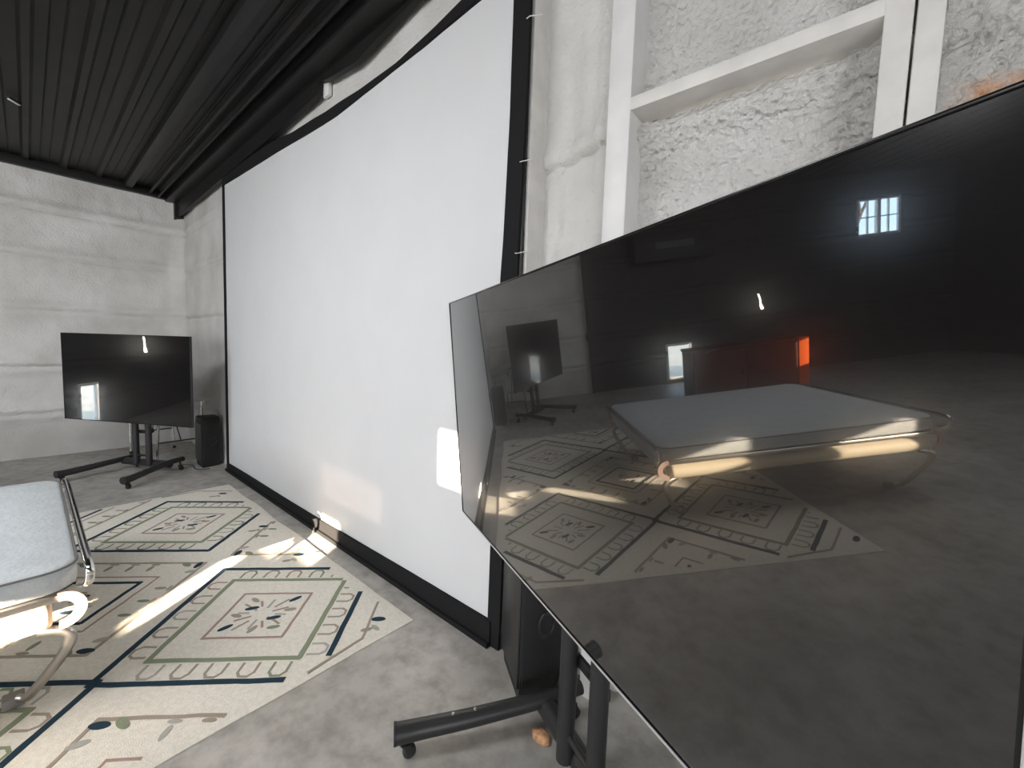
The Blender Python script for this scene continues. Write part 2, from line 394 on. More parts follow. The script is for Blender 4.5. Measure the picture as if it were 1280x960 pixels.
# windows in the left wall (seen in the television)
for i, (hh, mull) in enumerate(((HOLES_L[0], 1), (HOLES_L[1], 0))):
    y0, y1, z0, z1 = hh
    bm = bmesh.new(); t = 0.022
    box(bm, XL-0.02, XL+0.03, y0-0.02, y0+t, z0-0.02, z1+0.02, 0.004); box(bm, XL-0.02, XL+0.03, y1-t, y1+0.02, z0-0.02, z1+0.02, 0.004)
    box(bm, XL-0.02, XL+0.03, y0, y1, z0-0.02, z0+t, 0.004); box(bm, XL-0.02, XL+0.03, y0, y1, z1-t, z1+0.02, 0.004)
    if mull:
        box(bm, XL-0.04, XL+0.04, (y0+y1)/2-0.03, (y0+y1)/2+0.03, z0, z1, 0.004)
        for q in (0.25, 0.75): box(bm, XL-0.02, XL+0.02, y0+(y1-y0)*q-0.008, y0+(y1-y0)*q+0.008, z0, z1)
        box(bm, XL-0.02, XL+0.02, y0, y1, (z0+z1)/2-0.008, (z0+z1)/2+0.008)
    w = struct('window_%d' % (i+1), bm, WHITE_STEEL)
    bm = bmesh.new(); box(bm, XL-0.004, XL+0.002, y0+0.02, y1-0.02, z0+0.02, z1-0.02)
    finish('pane', bm, GLASS, w, smooth=False)

# black eave trims
bm = bmesh.new(); box(bm, XL-0.02, XL+0.085, YR, 0.05, 3.46, 3.60, 0.004)
struct('trim_2', bm, BLACK_SHEET)
def bp(pts, y):
    k = (1.5253+y)/1.5253
    return [(x*k, 1.5+(z-1.5)*k) for x, z in pts]
low = bp([(-7.75, 3.29), (-6.6, 3.31), (-5.4, 3.335), (-4.277, 3.345), (-3.28, 3.378), (-3.262, 3.464), (-3.128, 3.43), (-2.734, 3.385), (-2.446, 3.419), (-2.274, 3.438), (-2.043, 3.46), (-1.4, 3.49), (-0.2, 3.53)], -0.03)
top = [(x, 3.60) for x, z in low]
bm = bmesh.new(); strip_solid(bm, top, low, 1, -0.065, -0.03); 
box(bm, XL, 1.0, -0.19, -0.06, 3.44, 3.60, 0.006)
box(bm, XL, XR, -0.62, -0.54, 3.49, 3.60, 0.006)
cyl(bm, (XL, -0.36, 3.50), (XR, -0.36, 3.50), 0.018)
cyl(bm, (XL, -0.27, 3.47), (XR, -0.27, 3.47), 0.012)
struct('trim_3', bm, BLACK_SHEET)
bm = bmesh.new(); prism(bm, [(XL+0.02, 3.20), (XL+0.10, 3.235), (XL+0.10, 3.5), (XL+0.02, 3.5)], 1, -0.10, 0.0); struct('trim_8', bm, BLACK_SHEET)
bm = bmesh.new(); box(bm, -3.21, -3.13, -0.026, 0.0, 3.33, 3.45, 0.003)
tube(bm, [(-3.17, -0.03, 3.44), (-3.17, -0.045, 3.47), (-3.17, -0.03, 3.5)], 0.006)
struct('trim_9', bm, WHITE_STEEL)

# wall framing right of the screen
bm = bmesh.new(); box(bm, -0.850, -0.752, 0.0, 0.22, 0.0, ZC, 0.006); struct('trim_4', bm, WHITE_STEEL)
bm = bmesh.new(); box(bm, -0.76, -0.026, 0.002, 0.19, 2.432, 2.480, 0.004); struct('trim_5', bm, WHITE_WOOD)
bm = bmesh.new(); box(bm, -0.032, 0.028, 0.0, 0.20, 0.0, ZC, 0.004); box(bm, 0.034, 0.088, 0.004, 0.20, 0.0, ZC, 0.004)
struct('trim_6', bm, WHITE_WOOD)
bm = bmesh.new(); box(bm, -1.245, -1.226, -0.01, 0.14, 0.0, ZC, 0.003); struct('trim_7', bm, WHITE_WOOD)

# ------------------------------------------------------------------ projection screen
sc = thing('projection_screen', 'huge white wall-sized projection screen with loose black cloth border', 'projection screen', (-3.5, -0.04, 0))
SY = -0.040
wt = bp([(-5.68, 3.276), (-4.9, 3.245), (-4.095, 3.212), (-3.6, 3.185), (-3.067, 3.165), (-2.487, 3.183), (-2.044, 3.202), (-1.59, 3.234), (-1.352, 3.235)], SY)
xs_ = [p[0] for p in wt]
def interp(pts, x):
    for (a, b) in zip(pts, pts[1:]):
        if a[0] <= x <= b[0]: return a[1]+(b[1]-a[1])*(x-a[0])/(b[0]-a[0])
    return pts[0][1] if x < pts[0][0] else pts[-1][1]
wb_ = bp([(-5.705, 0.045), (-3.34, 0.060), (-2.2, 0.082), (-1.396, 0.092)], SY)
rx = bp([(-1.396, 0.09), (-1.381, 1.85), (-1.369, 2.04), (-1.352, 2.59), (-1.350, 3.4)], SY)
lx = bp([(-5.72, 0.03), (-5.68, 3.3)], SY)
def xat(pts, z):
    for (a, b) in zip(pts, pts[1:]):
        if a[1] <= z <= b[1]: return a[0]+(b[0]-a[0])*(z-a[1])/(b[1]-a[1])
    return pts[0][0] if z < pts[0][1] else pts[-1][0]
def scr_pt(u, v, y0=0.0):
    x = -5.56+u*(4.16); 
    zt, zb2 = interp(wt, x), interp(wb_, x); z = zb2+(zt-zb2)*v
    xl_, xr_ = xat(lx, z), xat(rx, z); x = xl_+(xr_-xl_)*u
    zt, zb2 = interp(wt, x), interp(wb_, x); z = zb2+(zt-zb2)*v
    w = 0.006*noise.noise(Vector((x*0.9, z*0.5, 2)))+0.0012*noise.noise(Vector((x*9, z*1.2, 5)))
    return Vector((x, SY+y0+w, z))
bm = bmesh.new()
g1 = grid(frange(0, 1, 0.012), frange(0, 1, 0.02), lambda u, v: scr_pt(u, v), bm)
g2 = grid(frange(0, 1, 0.012), frange(0, 1, 0.02), lambda u, v: scr_pt(u, v, 0.008), bm)
o = finish('screen_fabric', bm, SCREEN, None, angle=60); o.parent = sc; o.matrix_parent_inverse = Matrix.Translation((3.5, 0.04, 0))
def child(o, root=None):
    root = root or sc
    o.parent = root; o.matrix_parent_inverse = Matrix.Translation(-root.location); return o
bt = bp([(-5.70, 3.36), (-4.9, 3.345), (-4.277, 3.326), (-3.8, 3.27), (-3.191, 3.237), (-2.7, 3.215), (-2.269, 3.212), (-1.9, 3.255), (-1.696, 3.286), (-1.24, 3.33)], SY)
xx = frange(bt[0][0], bt[-1][0], 0.06)
bm = bmesh.new(); strip_solid(bm, [(x, interp(bt, x)+0.004*noise.noise(Vector((x*4, 0, 0)))) for x in xx], [(x, interp(wt, x)-0.004) for x in xx], 1, SY-0.016, SY+0.006)
child(finish('top_border', bm, BLACK_CLOTH))
xx = frange(wb_[0][0]-0.03, wb_[-1][0]+0.02, 0.06)
bm = bmesh.new(); strip_solid(bm, [(x, interp(wb_, x)+0.003) for x in xx], [(x, 0.001+0.003*abs(noise.noise(Vector((x*5, 0, 0))))) for x in xx], 1, SY-0.022, SY+0.004)
strip_solid(bm, [(x, 0.028+0.006*noise.noise(Vector((x*3, 2, 0)))) for x in xx], [(x, 0.001) for x in xx], 1, SY-0.040, SY-0.021)
child(finish('bottom_border', bm, BLACK_CLOTH))
zz = frange(0.002, 3.30, 0.08)
ro = bp([(-1.322, 0.0), (-1.278, 2.024), (-1.260, 2.66), (-1.252, 3.4)], SY)
bm = bmesh.new()
def vband(L_, R_, y0, y1):
    a = [bm.verts.new((x, y0, z)) for x, z in L_]; b = [bm.verts.new((x, y0, z)) for x, z in R_]
    c = [bm.verts.new((x, y1, z)) for x, z in L_]; d = [bm.verts.new((x, y1, z)) for x, z in R_]
    for i in range(len(a)-1):
        bm.faces.new((a[i], b[i], b[i+1], a[i+1])); bm.faces.new((c[i], c[i+1], d[i+1], d[i])); bm.faces.new((a[i], a[i+1], c[i+1], c[i])); bm.faces.new((b[i], d[i], d[i+1], b[i+1]))
    bm.faces.new((a[0], c[0], d[0], b[0])); bm.faces.new((a[-1], b[-1], d[-1], c[-1]))
vband([(xat(rx, z)-0.004, z) for z in zz], [(xat(ro, z)+0.004*noise.noise(Vector((z*3, 0, 0))), z) for z in zz], SY-0.012, SY+0.006)
child(finish('right_border', bm, BLACK_CLOTH))
bm = bmesh.new(); vband([(xat(lx, z)-0.052, z) for z in zz], [(xat(lx, z)+0.004, z) for z in zz], SY-0.012, SY+0.006)
child(finish('left_border', bm, BLACK_CLOTH))
for z in (0.5, 1.1, 1.72, 1.95, 2.35, 2.95):
    bm = bmesh.new(); tube(bm, [(xat(ro, z)-0.012, SY-0.016, z), (xat(ro, z)+0.01, SY-0.022, z-0.004), (xat(ro, z)+0.045, SY+0.02, z+0.012)], 0.0022, 8)
    child(finish('lacing', bm, WHITE_STEEL))

# ------------------------------------------------------------------ televisions and carts
def television(label, W, H, M, group=None, bz=0.005, T=0.055, silver=True):
    t = thing('television', label, 'television', M=M, group=group)
    # local: x right (seen from the front), z up, -y towards the viewer; origin at panel centre
    bm = bmesh.new(); box(bm, -W/2+bz*0.6, W/2-bz*0.6, -0.001, 0.004, -H/2+bz*0.6, H/2-bz*0.6)
    finish('screen', bm, TVG, t, smooth=False)
    bm = bmesh.new()
    box(bm, -W/2, W/2, -0.004, 0.012, H/2-bz, H/2, 0.0015); box(bm, -W/2, -W/2+bz*0.55, -0.004, 0.012, -H/2, H/2, 0.0015)
    box(bm, W/2-bz, W/2, -0.004, 0.012, -H/2, H/2, 0.0015); box(bm, -W/2, W/2, -0.004, 0.012, -H/2, -H/2+bz*0.6, 0.0015)
    finish('bezel', bm, GLOSSBLACK, t)
    bm = bmesh.new(); e = 0.0035
    box(bm, -W/2-e, W/2+e, -0.006, 0.02, -H/2-e*1.3, -H/2+0.0005, 0.001); box(bm, W/2-0.0005, W/2+e, -0.006, 0.02, -H/2, H/2, 0.001)
    box(bm, -W/2-e*0.5, -W/2+0.0005, -0.004, 0.02, -H/2, H/2, 0.001)
    finish('edge_trim', bm, SILVER if silver else BLACK_PLASTIC, t)
    bm = bmesh.new(); box(bm, -W/2+0.01, W/2-0.01, 0.008, T*0.55, -H/2+0.01, H/2-0.01, 0.008); box(bm, -W*0.36, W*0.36, T*0.5, T, -H*0.40, H*0.18, 0.012)
    finish('back_housing', bm, BLACK_PLASTIC, t)
    return t
def frame_matrix(c, xaxis, yaxis, zaxis):
    M = Matrix((xaxis, yaxis, zaxis)).transposed().to_4x4(); M.translation = c; return M
u = Vector((-0.90674413, 0.42141116, -0.01509013)); v = Vector((-0.04974169, -0.0713556, 0.99620989)); n = Vector((-0.4187372, -0.90405808, -0.08566297))
W, H = 1.778, 1.7729*0.572
TL = Vector((-1.50181118, -0.23048392, 1.71726529))
c = TL-u*W/2-v*H/2
television('very large black television close to the viewer, bright reflections smeared across its dark glass', W, H, frame_matrix(c, -u, -n, v))
a = 0.535; fx = Vector((math.cos(a), math.sin(a), 0)); fn_ = Vector((math.sin(a), -math.cos(a), 0))
W2, H2 = 1.66, 1.66*0.572
P0 = Vector((-6.74, -1.28, 1.542)); c2 = P0+fx*W2/2-Vector((0, 0, H2/2))
television('smaller-looking dark television far away in the corner before the grey foam wall', W2, H2, frame_matrix(c2, fx, -fn_, Vector((0, 0, 1))), silver=False)

def caster(parent, p, ang=0):
    bm = bmesh.new(); x, y_, z = p
    cyl(bm, (x, y_, z), (x, y_, 0.062), 0.008); lathe(bm, [(0.010, 0.052), (0.022, 0.056), (0.022, 0.064), (0.010, 0.068)], (x, y_, 0))
    for s in (-1, 1):
        prism(bm, [(y_-0.012, 0.060), (y_+0.016, 0.060), (y_+0.024, 0.022), (y_+0.004, 0.018)], 0, x+s*0.0165-0.0015, x+s*0.0165+0.0015)
    o = finish('caster', bm, BLACK_PLASTIC, parent)
    bm = bmesh.new(); lathe(bm, [(0.016, -0.013), (0.0225, -0.011), (0.0245, -0.005), (0.0245, 0.005), (0.0225, 0.011), (0.016, 0.013)], (x, y_+0.012, 0.0245), axis='X')
    finish('wheel', bm, RUBBER, o)
def tv_cart(label, loc, rz, top):
    # local: x along the television, -y towards the viewer
    t = thing('television_cart', label, 'tv stand', loc, rz)
    for s in (-1, 1):
        pth = smooth_path([(s*0.40, -0.567, 0.100), (s*0.385, -0.47, 0.100), (s*0.345, -0.28, 0.112), (s*0.30, 0.0, 0.128), (s*0.295, 0.155, 0.128)], 8)
        nn = len(pth); bm = bmesh.new()
        tube(bm, pth, [0.036-0.009*i/nn for i in range(nn)], 16, sx=1.0)
        leg = finish('leg', bm, BLACK_POWDER, t)
        d = (Vector(pth[0])-Vector(pth[1])).normalized(); bm = bmesh.new(); cyl(bm, Vector(pth[0])-d*0.004, Vector(pth[0])+d*0.006, 0.0375); finish('end_cap', bm, BLACK_PLASTIC, leg)
        d2 = (Vector(pth[-1])-Vector(pth[-2])).normalized(); bm = bmesh.new(); cyl(bm, Vector(pth[-1])-d2*0.004, Vector(pth[-1])+d2*0.006, 0.0275); finish('end_cap', bm, BLACK_PLASTIC, leg)
        for q in (0.42, 0.5): 
            bm = bmesh.new(); P = Vector(pth[int(nn*q)]); lathe(bm, [(0.002, 0.0), (0.007, 0.0), (0.006, 0.004), (0.002, 0.005)], P+Vector((0, 0, 0.03)), 12)
            finish('bolt', bm, STEEL, leg)
        caster(t, (s*0.392, -0.53, 0.075)); caster(t, (s*0.295, 0.125, 0.105))
    bm = bmesh.new(); tube(bm, [(-0.30, 0, 0.105), (0.30, 0, 0.105)], 0.040, 16, sx=1.0); finish('crossbar', bm, BLACK_POWDER, t)
    for s in (-1, 1):
        bm = bmesh.new(); cyl(bm, (s*0.084, -0.045, 0.10), (s*0.084, -0.045, top), 0.030, 24); p = finish('post', bm, BLACK_POWDER, t)
        bm = bmesh.new(); lathe(bm, [(0.02, 0), (0.030, 0.0), (0.030, 0.008), (0.02, 0.012)], (s*0.084, -0.045, top)); finish('post_cap', bm, BLACK_PLASTIC, p)
    for zr in (0.20, top-0.08):
        bm = bmesh.new(); cyl(bm, (-0.084, -0.045, zr), (0.084, -0.045, zr), 0.012); finish('rung', bm, BLACK_POWDER, t)
    bm = bmesh.new(); cyl(bm, (0.0, -0.02, 0.46), (0.0, 0.05, 0.46), 0.012); lathe(bm, [(0.01, 0.05), (0.026, 0.052), (0.028, 0.07), (0.02, 0.078), (0.005, 0.08)], (0, 0, 0.46), axis='Y'); box(bm, -0.09, 0.09, -0.02, -0.005, 0.44, 0.48, 0.003)
    finish('knob', bm, BLACK_PLASTIC, t)
    bm = bmesh.new(); box(bm, -0.22, 0.22, -0.10, -0.075, 1.12, 1.24, 0.004); box(bm, -0.22, 0.22, -0.10, -0.075, 1.38, 1.46, 0.004)
    for s in (-1, 1): box(bm, s*0.17-0.018, s*0.17+0.018, -0.125, -0.10, 1.0, 1.5, 0.003); box(bm, s*0.084-0.04, s*0.084+0.04, -0.08, -0.012, 1.10, 1.26, 0.004)
    finish('mount_bracket', bm, BLACK_POWDER, t)
    return t
tv_cart('black tubular wheeled stand under the near large television', (-0.592, -0.363, 0), math.atan2(-0.421, 0.907), 1.44)
tv_cart('black tubular wheeled stand under the far television in the corner', (-6.11, -0.69, 0), 0.56, 1.40)

# ------------------------------------------------------------------ black loudspeakers
def speaker(label, loc, rz, h, sc_=1.0):
    t = thing('loudspeaker', label, 'speaker', loc, rz)
    # trapezoid cabinet: front (grille) towards -y, tapering to the back; the bottom edges are cut away
    F_, B_, Dp = 0.165*sc_, 0.115*sc_, 0.215*sc_
    pl = lambda k: [(-F_*k, 0), (F_*k, 0), (F_*k, 0.03), (B_*k, Dp), (-B_*k, Dp), (-F_*k, 0.03)]
    bm = bmesh.new(); lv = [(0.0, 0.80), (0.035, 0.88), (0.085, 0.97), (0.12, 1.0), (h-0.10, 1.0), (h-0.04, 0.97), (h, 0.88)]
    R_ = []
    for z, k in lv: R_.append([bm.verts.new((x, y_*(0.6+0.4*k)+0.02*(1-k), z)) for x, y_ in pl(k)])
    for i in range(len(R_)-1):
        for k in range(6): bm.faces.new((R_[i][k], R_[i][(k+1) % 6], R_[i+1][(k+1) % 6], R_[i+1][k]))
    bm.faces.new(R_[0]); bm.faces.new(R_[-1])
    bmesh.ops.bevel(bm, geom=list(bm.edges), offset=0.006, segments=2, affect='EDGES')
    finish('cabinet', bm, BLACK_PLASTIC, t)
    bm = bmesh.new(); box(bm, -F_*0.86, F_*0.86, -0.010, 0.002, 0.07, h-0.07, 0.006)
    finish('grille', bm, BLACK_POWDER, t)
    for s in (-1, 1):
        bm = bmesh.new(); a_ = math.atan2(F_-B_, Dp-0.03)
        Mx = Matrix.Translation((s*(F_+B_)/2, (Dp+0.03)/2, h*0.52)) @ Matrix.Rotation(s*a_, 4, 'Z')
        for (r0, r1, x0, x1) in ((0.060, 0.052, 0.001, 0.009),):
            ring = []
            for (rr, xo) in ((0.064, -0.002), (0.060, 0.007), (0.050, 0.006), (0.044, -0.03*0+0.001)):
                ring.append([bm.verts.new(Mx @ Vector((s*xo, rr*0.75*math.cos(q*2*math.pi/28), rr*math.sin(q*2*math.pi/28)))) for q in range(28)])
            for i in range(len(ring)-1):
                for k in range(28): bm.faces.new((ring[i][k], ring[i][(k+1) % 28], ring[i+1][(k+1) % 28], ring[i+1][k]))
            bm.faces.new(ring[-1])
        finish('handle_cup', bm, BLACK_POWDER, t)
    return t
speaker('black loudspeaker on the floor behind the near television stand', (-1.122, -0.15, 0), -0.60, 0.66, 0.95)
speaker('black loudspeaker on the floor at the left end of the white screen', (-5.98, -0.235, 0), 0.0, 0.60, 0.9)

# ------------------------------------------------------------------ folding table behind the far television
ft = thing('folding_table', 'white folding table with slanting chrome legs behind the far television', 'table', (-6.76, -0.41, 0), 0.13)
L_, Wd, zt = 1.30, 0.52, 0.80
bm = bmesh.new(); box(bm, -L_/2, L_/2, -Wd/2, Wd/2, zt-0.035, zt, 0.012); finish('tabletop', bm, TABLE_TOP, ft)
bm = bmesh.new(); box(bm, -L_/2+0.03, L_/2-0.03, -Wd/2+0.03, -Wd/2+0.05, zt-0.075, zt-0.033, 0.003); box(bm, -L_/2+0.03, L_/2-0.03, Wd/2-0.05, Wd/2-0.03, zt-0.075, zt-0.033, 0.003); finish('apron', bm, STEEL, ft)
for s in (-1, 1):
    for q in (-1, 1):
        bm = bmesh.new(); tube(bm, smooth_path([(s*0.51, q*(Wd/2-0.05), zt-0.04), (s*0.50, q*(Wd/2-0.04), 0.5), (s*0.46, q*(Wd/2-0.03), 0.03)], 4), 0.0135, 12); lg = finish('leg', bm, CHROME, ft)
        bm = bmesh.new(); cyl(bm, (s*0.46, q*(Wd/2-0.03), 0.0), (s*0.462, q*(Wd/2-0.03), 0.035), 0.018); finish('foot', bm, RUBBER, lg)
    bm = bmesh.new(); cyl(bm, (s*0.478, -Wd/2+0.034, 0.28), (s*0.478, Wd/2-0.034, 0.28), 0.008); cyl(bm, (s*0.48, 0, 0.29), (s*0.12, 0, zt-0.05), 0.006); finish('brace', bm, BLACK_POWDER, ft)

# small black items on the table, a cable on the floor
bm = bmesh.new(); box(bm, -0.045, 0.045, -0.02, 0.02, 0, 0.016, 0.004); box(bm, -0.03, 0.03, -0.012, 0.012, 0.0155, 0.018, 0.001)
o = finish('remote_control', bm, BLACK_PLASTIC); o.location = (-6.62, -0.38, zt+0.001); o.rotation_euler = (0, 0, 0.4)
tag(o, 'small black remote control lying on the white folding table', 'remote control')
bm = bmesh.new()
tube(bm, smooth_path([(-6.16, -0.36, 0.006), (-6.10, -0.30, 0.006), (-6.02, -0.285, 0.006), (-5.90, -0.30, 0.006), (-5.80, -0.27, 0.006), (-5.77, -0.18, 0.006)], 6), 0.005, 8)
tag(finish('power_cable', bm, RUBBER), 'thin black cable on the concrete before the left loudspeaker', 'cable')

# ------------------------------------------------------------------ rug
RX0, RX1, RY0, RY1 = -4.99, -1.785, -2.53, -0.20
RT = 0.012
def rug_edge(x, y_):
    # gentle waviness of the outline
    return Vector((x+0.008*noise.noise(Vector((y_*3, 1, 0))), y_+0.016*noise.noise(Vector((x*2.3, 5, 0)))))
bm = bmesh.new()
us = frange(0, 1, 0.02); vs_ = frange(0, 1, 0.025)
def rp_(u_, v_):
    x = RX0+(RX1-RX0)*u_; y_ = RY0+(RY1-RY0)*v_
    e = rug_edge(x, y_); k = max(abs(u_-.5), abs(v_-.5))*2
    return Vector((x+(e.x-x)*k**4, y_+(e.y-y_)*k**4, RT*(1 if k < 0.995 else 0.55)))
Gt = grid(us, vs_, rp_, bm)
nb = len(us); mb = len(vs_)
loop_ = [Gt[i][0] for i in range(nb)]+[Gt[-1][j] for j in range(1, mb)]+[Gt[i][-1] for i in range(nb-2, -1, -1)]+[Gt[0][j] for j in range(mb-2, 0, -1)]
bot = [bm.verts.new((w.co.x, w.co.y, 0.0005)) for w in loop_]
for i in range(len(loop_)): bm.faces.new((loop_[i], bot[i], bot[(i+1) % len(bot)], loop_[(i+1) % len(loop_)]))
def clip(p, q, m_):
    x0, x1, y0, y1 = RX0+m_, RX1-m_, RY0+m_, RY1-m_
    t0, t1 = 0.0, 1.0; dx, dy = q[0]-p[0], q[1]-p[1]
    for pp, qq in ((-dx, p[0]-x0), (dx, x1-p[0]), (-dy, p[1]-y0), (dy, y1-p[1])):
        if abs(pp) < 1e-9:
            if qq < 0: return None
            continue
        r = qq/pp
        if pp < 0: t0 = max(t0, r)
        else: t1 = min(t1, r)
    if t0 >= t1: return None
    return (p[0]+dx*t0, p[1]+dy*t0), (p[0]+dx*t1, p[1]+dy*t1)
zc_ = [RT+0.0016]; cnt_ = [0]
def seg(p, q, w, mi, m_=0.05, zz_=None):
    c_ = clip(p, q, m_)
    if not c_: return
    p, q = Vector(c_[0]), Vector(c_[1]); L = (q-p).length
    if L < 0.01: return
    t = (q-p)/L; nn = Vector((-t.y, t.x)); k = max(1, int(L/0.05)); z = zz_ or zc_[0]+cnt_[0]*1.5e-6; cnt_[0] += 1
    A, B = [], []
    for i in range(k+1):
        c0 = p+t*(L*i/k); wob = 0.004*noise.noise(Vector((c0.x*11, c0.y*11, 3))); ww = w*(0.5+0.07*noise.noise(Vector((c0.x*30, c0.y*30, 8))))
        a_, b_ = c0+nn*(ww+wob), c0-nn*(ww-wob)
        A.append(bm.verts.new((a_.x, a_.y, z))); B.append(bm.verts.new((b_.x, b_.y, z)))
    for i in range(k): bm.faces.new((A[i], B[i], B[i+1], A[i+1])).material_index = mi
    for row, s_ in ((A, 1), (B, -1)):
        lowv = [bm.verts.new((vv.co.x+nn.x*0.002*s_, vv.co.y+nn.y*0.002*s_, RT-0.003)) for vv in row]
        for i in range(k): bm.faces.new((row[i], row[i+1], lowv[i+1], lowv[i])).material_index = mi
def poly(pts, w, mi, m_=0.05):
    for a_, b_ in zip(pts, pts[1:]):
        d = Vector(b_)-Vector(a_); 
        if d.length < 1e-6: continue
        d = d.normalized()*(w*0.35)
        seg((a_[0]-d.x, a_[1]-d.y), (b_[0]+d.x, b_[1]+d.y), w, mi, m_)
def diamond(cx, cy, r, w, mi, m_=0.05): poly([(cx-r, cy), (cx, cy+r), (cx+r, cy), (cx, cy-r), (cx-r, cy)], w, mi, m_)
def leaf(cx, cy, a_, l, w, mi):
    if not (RX0+0.04 < cx < RX1-0.04 and RY0+0.04 < cy < RY1-0.04): return
    V = [bm.verts.new((cx+math.cos(a_)*math.cos(q)*l-math.sin(a_)*math.sin(q)*w, cy+math.sin(a_)*math.cos(q)*l+math.cos(a_)*math.sin(q)*w, RT+0.0022)) for q in [k*2*math.pi/14 for k in range(14)]]
    bm.faces.new(V).material_index = mi
    V2 = [bm.verts.new((vv.co.x, vv.co.y, RT-0.002)) for vv in V]
    for k in range(14): bm.faces.new((V[k], V2[k], V2[(k+1) % 14], V[(k+1) % 14])).material_index = mi
I_NAVY, I_GREEN, I_TAN, I_PINK, I_GREY = 1, 2, 3, 4, 5
Q = math.pi/4
def loops(cx, cy, r, cnt=5):
    for s1 in (-1, 1):
        for s2 in (-1, 1):
            p0 = Vector((cx+s1*r, cy)); p1 = Vector((cx, cy+s2*r)); t = (p1-p0).normalized(); nn = Vector((s1, s2)).normalized()
            for k in range(cnt):
                c_ = p0+(p1-p0)*((k+0.9)/(cnt+0.8)); h_, g_ = 0.036, 0.040
                col_ = random.choice((I_TAN, I_TAN, I_PINK, I_GREY, I_GREEN))
                pts = [c_-t*h_-nn*g_, c_-t*h_+nn*g_*0.4, c_-t*h_*0.5+nn*g_, c_+t*h_*0.5+nn*g_, c_+t*h_+nn*g_*0.4, c_+t*h_-nn*g_]
                poly([tuple(x_) for x_ in pts], 0.011, col_, 0.09)
def bigmotif(cx, cy):
    zc_[0] = RT+0.0020; diamond(cx, cy, 0.48, 0.024, I_GREEN, 0.07)
    zc_[0] = RT+0.0014; diamond(cx, cy, 0.27, 0.013, I_PINK)
    loops(cx, cy, 0.575)
    for k in range(12):
        a_ = k*math.pi/6+0.2; r0 = 0.05+0.02*(k % 2); r1 = 0.13 if k % 3 else 0.16
        seg((cx+r0*math.cos(a_), cy+r0*math.sin(a_)), (cx+r1*math.cos(a_), cy+r1*math.sin(a_)), 0.011, (I_TAN, I_GREY, I_PINK)[k % 3])
    for (dx, dy, ang) in ((-0.09, -0.02, 0.3), (-0.01, 0.18, 0.8), (0.08, 0.03, 0.3), (-0.01, -0.17, 0.8)): leaf(cx+dx, cy+dy, ang+Q, 0.036, 0.014, I_NAVY)
    for (dx, dy, ang) in ((0.16, 0.0, 1.0), (-0.16, 0.02, 0.2), (0.07, 0.12, 1.0), (-0.08, -0.10, 0.5), (0.10, -0.08, 2)): leaf(cx+dx, cy+dy, ang, 0.032, 0.013, I_GREEN if dx > 0.1 else I_TAN)
def midmotif(cx, cy, inner=True, r=0.60):
    zc_[0] = RT+0.0014; diamond(cx, cy, r, 0.016, I_TAN, 0.05)
    if inner:
        zc_[0] = RT+0.0021; diamond(cx, cy, 0.27, 0.020, I_NAVY)
        for (dx, dy) in ((-0.05, 0.03), (0.10, -0.04), (0.0, -0.12)): leaf(cx+dx, cy+dy, Q, 0.036, 0.014, I_NAVY)
        for k in range(6): seg((cx-0.14+k*0.04, cy-0.03), (cx-0.08+k*0.04, cy+0.05), 0.010, I_TAN)
        rr = 0.36; zc_[0] = RT+0.0012; diamond(cx, cy, rr, 0.010, I_PINK, 0.06)
    for sx_, sy_ in ((1, 0), (-1, 0), (0, 1), (0, -1)):
        ax, ay = cx+sx_*0.56, cy+sy_*0.56
        leaf(ax, ay, Q if sx_ else -Q, 0.040, 0.018, I_NAVY)
        leaf(ax-sy_*0.06-sx_*0.05, ay-sx_*0.06-sy_*0.05, 0.2, 0.040, 0.018, I_GREEN); leaf(ax+sy_*0.06-sx_*0.05, ay+sx_*0.06-sy_*0.05, 1.2, 0.036, 0.016, I_GREY)
    for s1 in (-1, 1):
        for s2 in (-1, 1):
            for k in (0.32, 0.5, 0.68):
                px_, py_ = cx+s1*0.50*k, cy+s2*0.50*(1-k)
                leaf(px_, py_, s1*s2*Q, 0.034, 0.012, random.choice((I_TAN, I_GREY, I_PINK, I_GREEN)))
                leaf(px_+s1*0.035, py_+s2*0.035, -s1*s2*Q, 0.028, 0.010, random.choice((I_TAN, I_GREY)))
for cx in (-2.42, -4.12):
    for cy in (-0.74, -2.05):
        bigmotif(cx, cy)
        zc_[0] = RT+0.0025; diamond(cx, cy, 0.668, 0.026, I_NAVY, 0.065)
midmotif(-3.27, -1.40); midmotif(-1.57, -1.40, True); midmotif(-4.97, -1.40, True)
for cx in (-3.27,):
    for cy in (-0.05, -2.78): midmotif(cx, cy, False, 0.60)
for cx, cy in ((-1.92, -0.33), (-4.70, -0.33), (-1.92, -2.47), (-4.70, -2.47), (-3.62, -0.33), (-2.95, -0.33), (-2.95, -2.42), (-3.62, -2.42)):
    leaf(cx, cy, Q, 0.038, 0.018, I_NAVY); leaf(cx+0.05, cy-0.05, 0.1, 0.03, 0.013, I_GREY); leaf(cx+0.03, cy-0.09, 1.1, 0.03, 0.013, I_TAN)
for (sx_, sy_) in ((1, 1), (1, -1), (-1, 1), (-1, -1)):
    X = (RX1 if sx_ > 0 else RX0); Y = (RY1 if sy_ > 0 else RY0)
    zc_[0] = RT+0.0014; poly([(X-sx_*0.27, Y-sy_*0.05), (X-sx_*0.06, Y-sy_*0.27), (X-sx_*0.035, Y-sy_*0.55)], 0.012, I_TAN, 0.02)
rug = finish('rug', bm, [CREAM, NAVY, GREEN, TAN, PINK, GREY], angle=50)
tag(rug, 'cream tufted rug with navy, green and tan diamond pattern on concrete', 'rug')

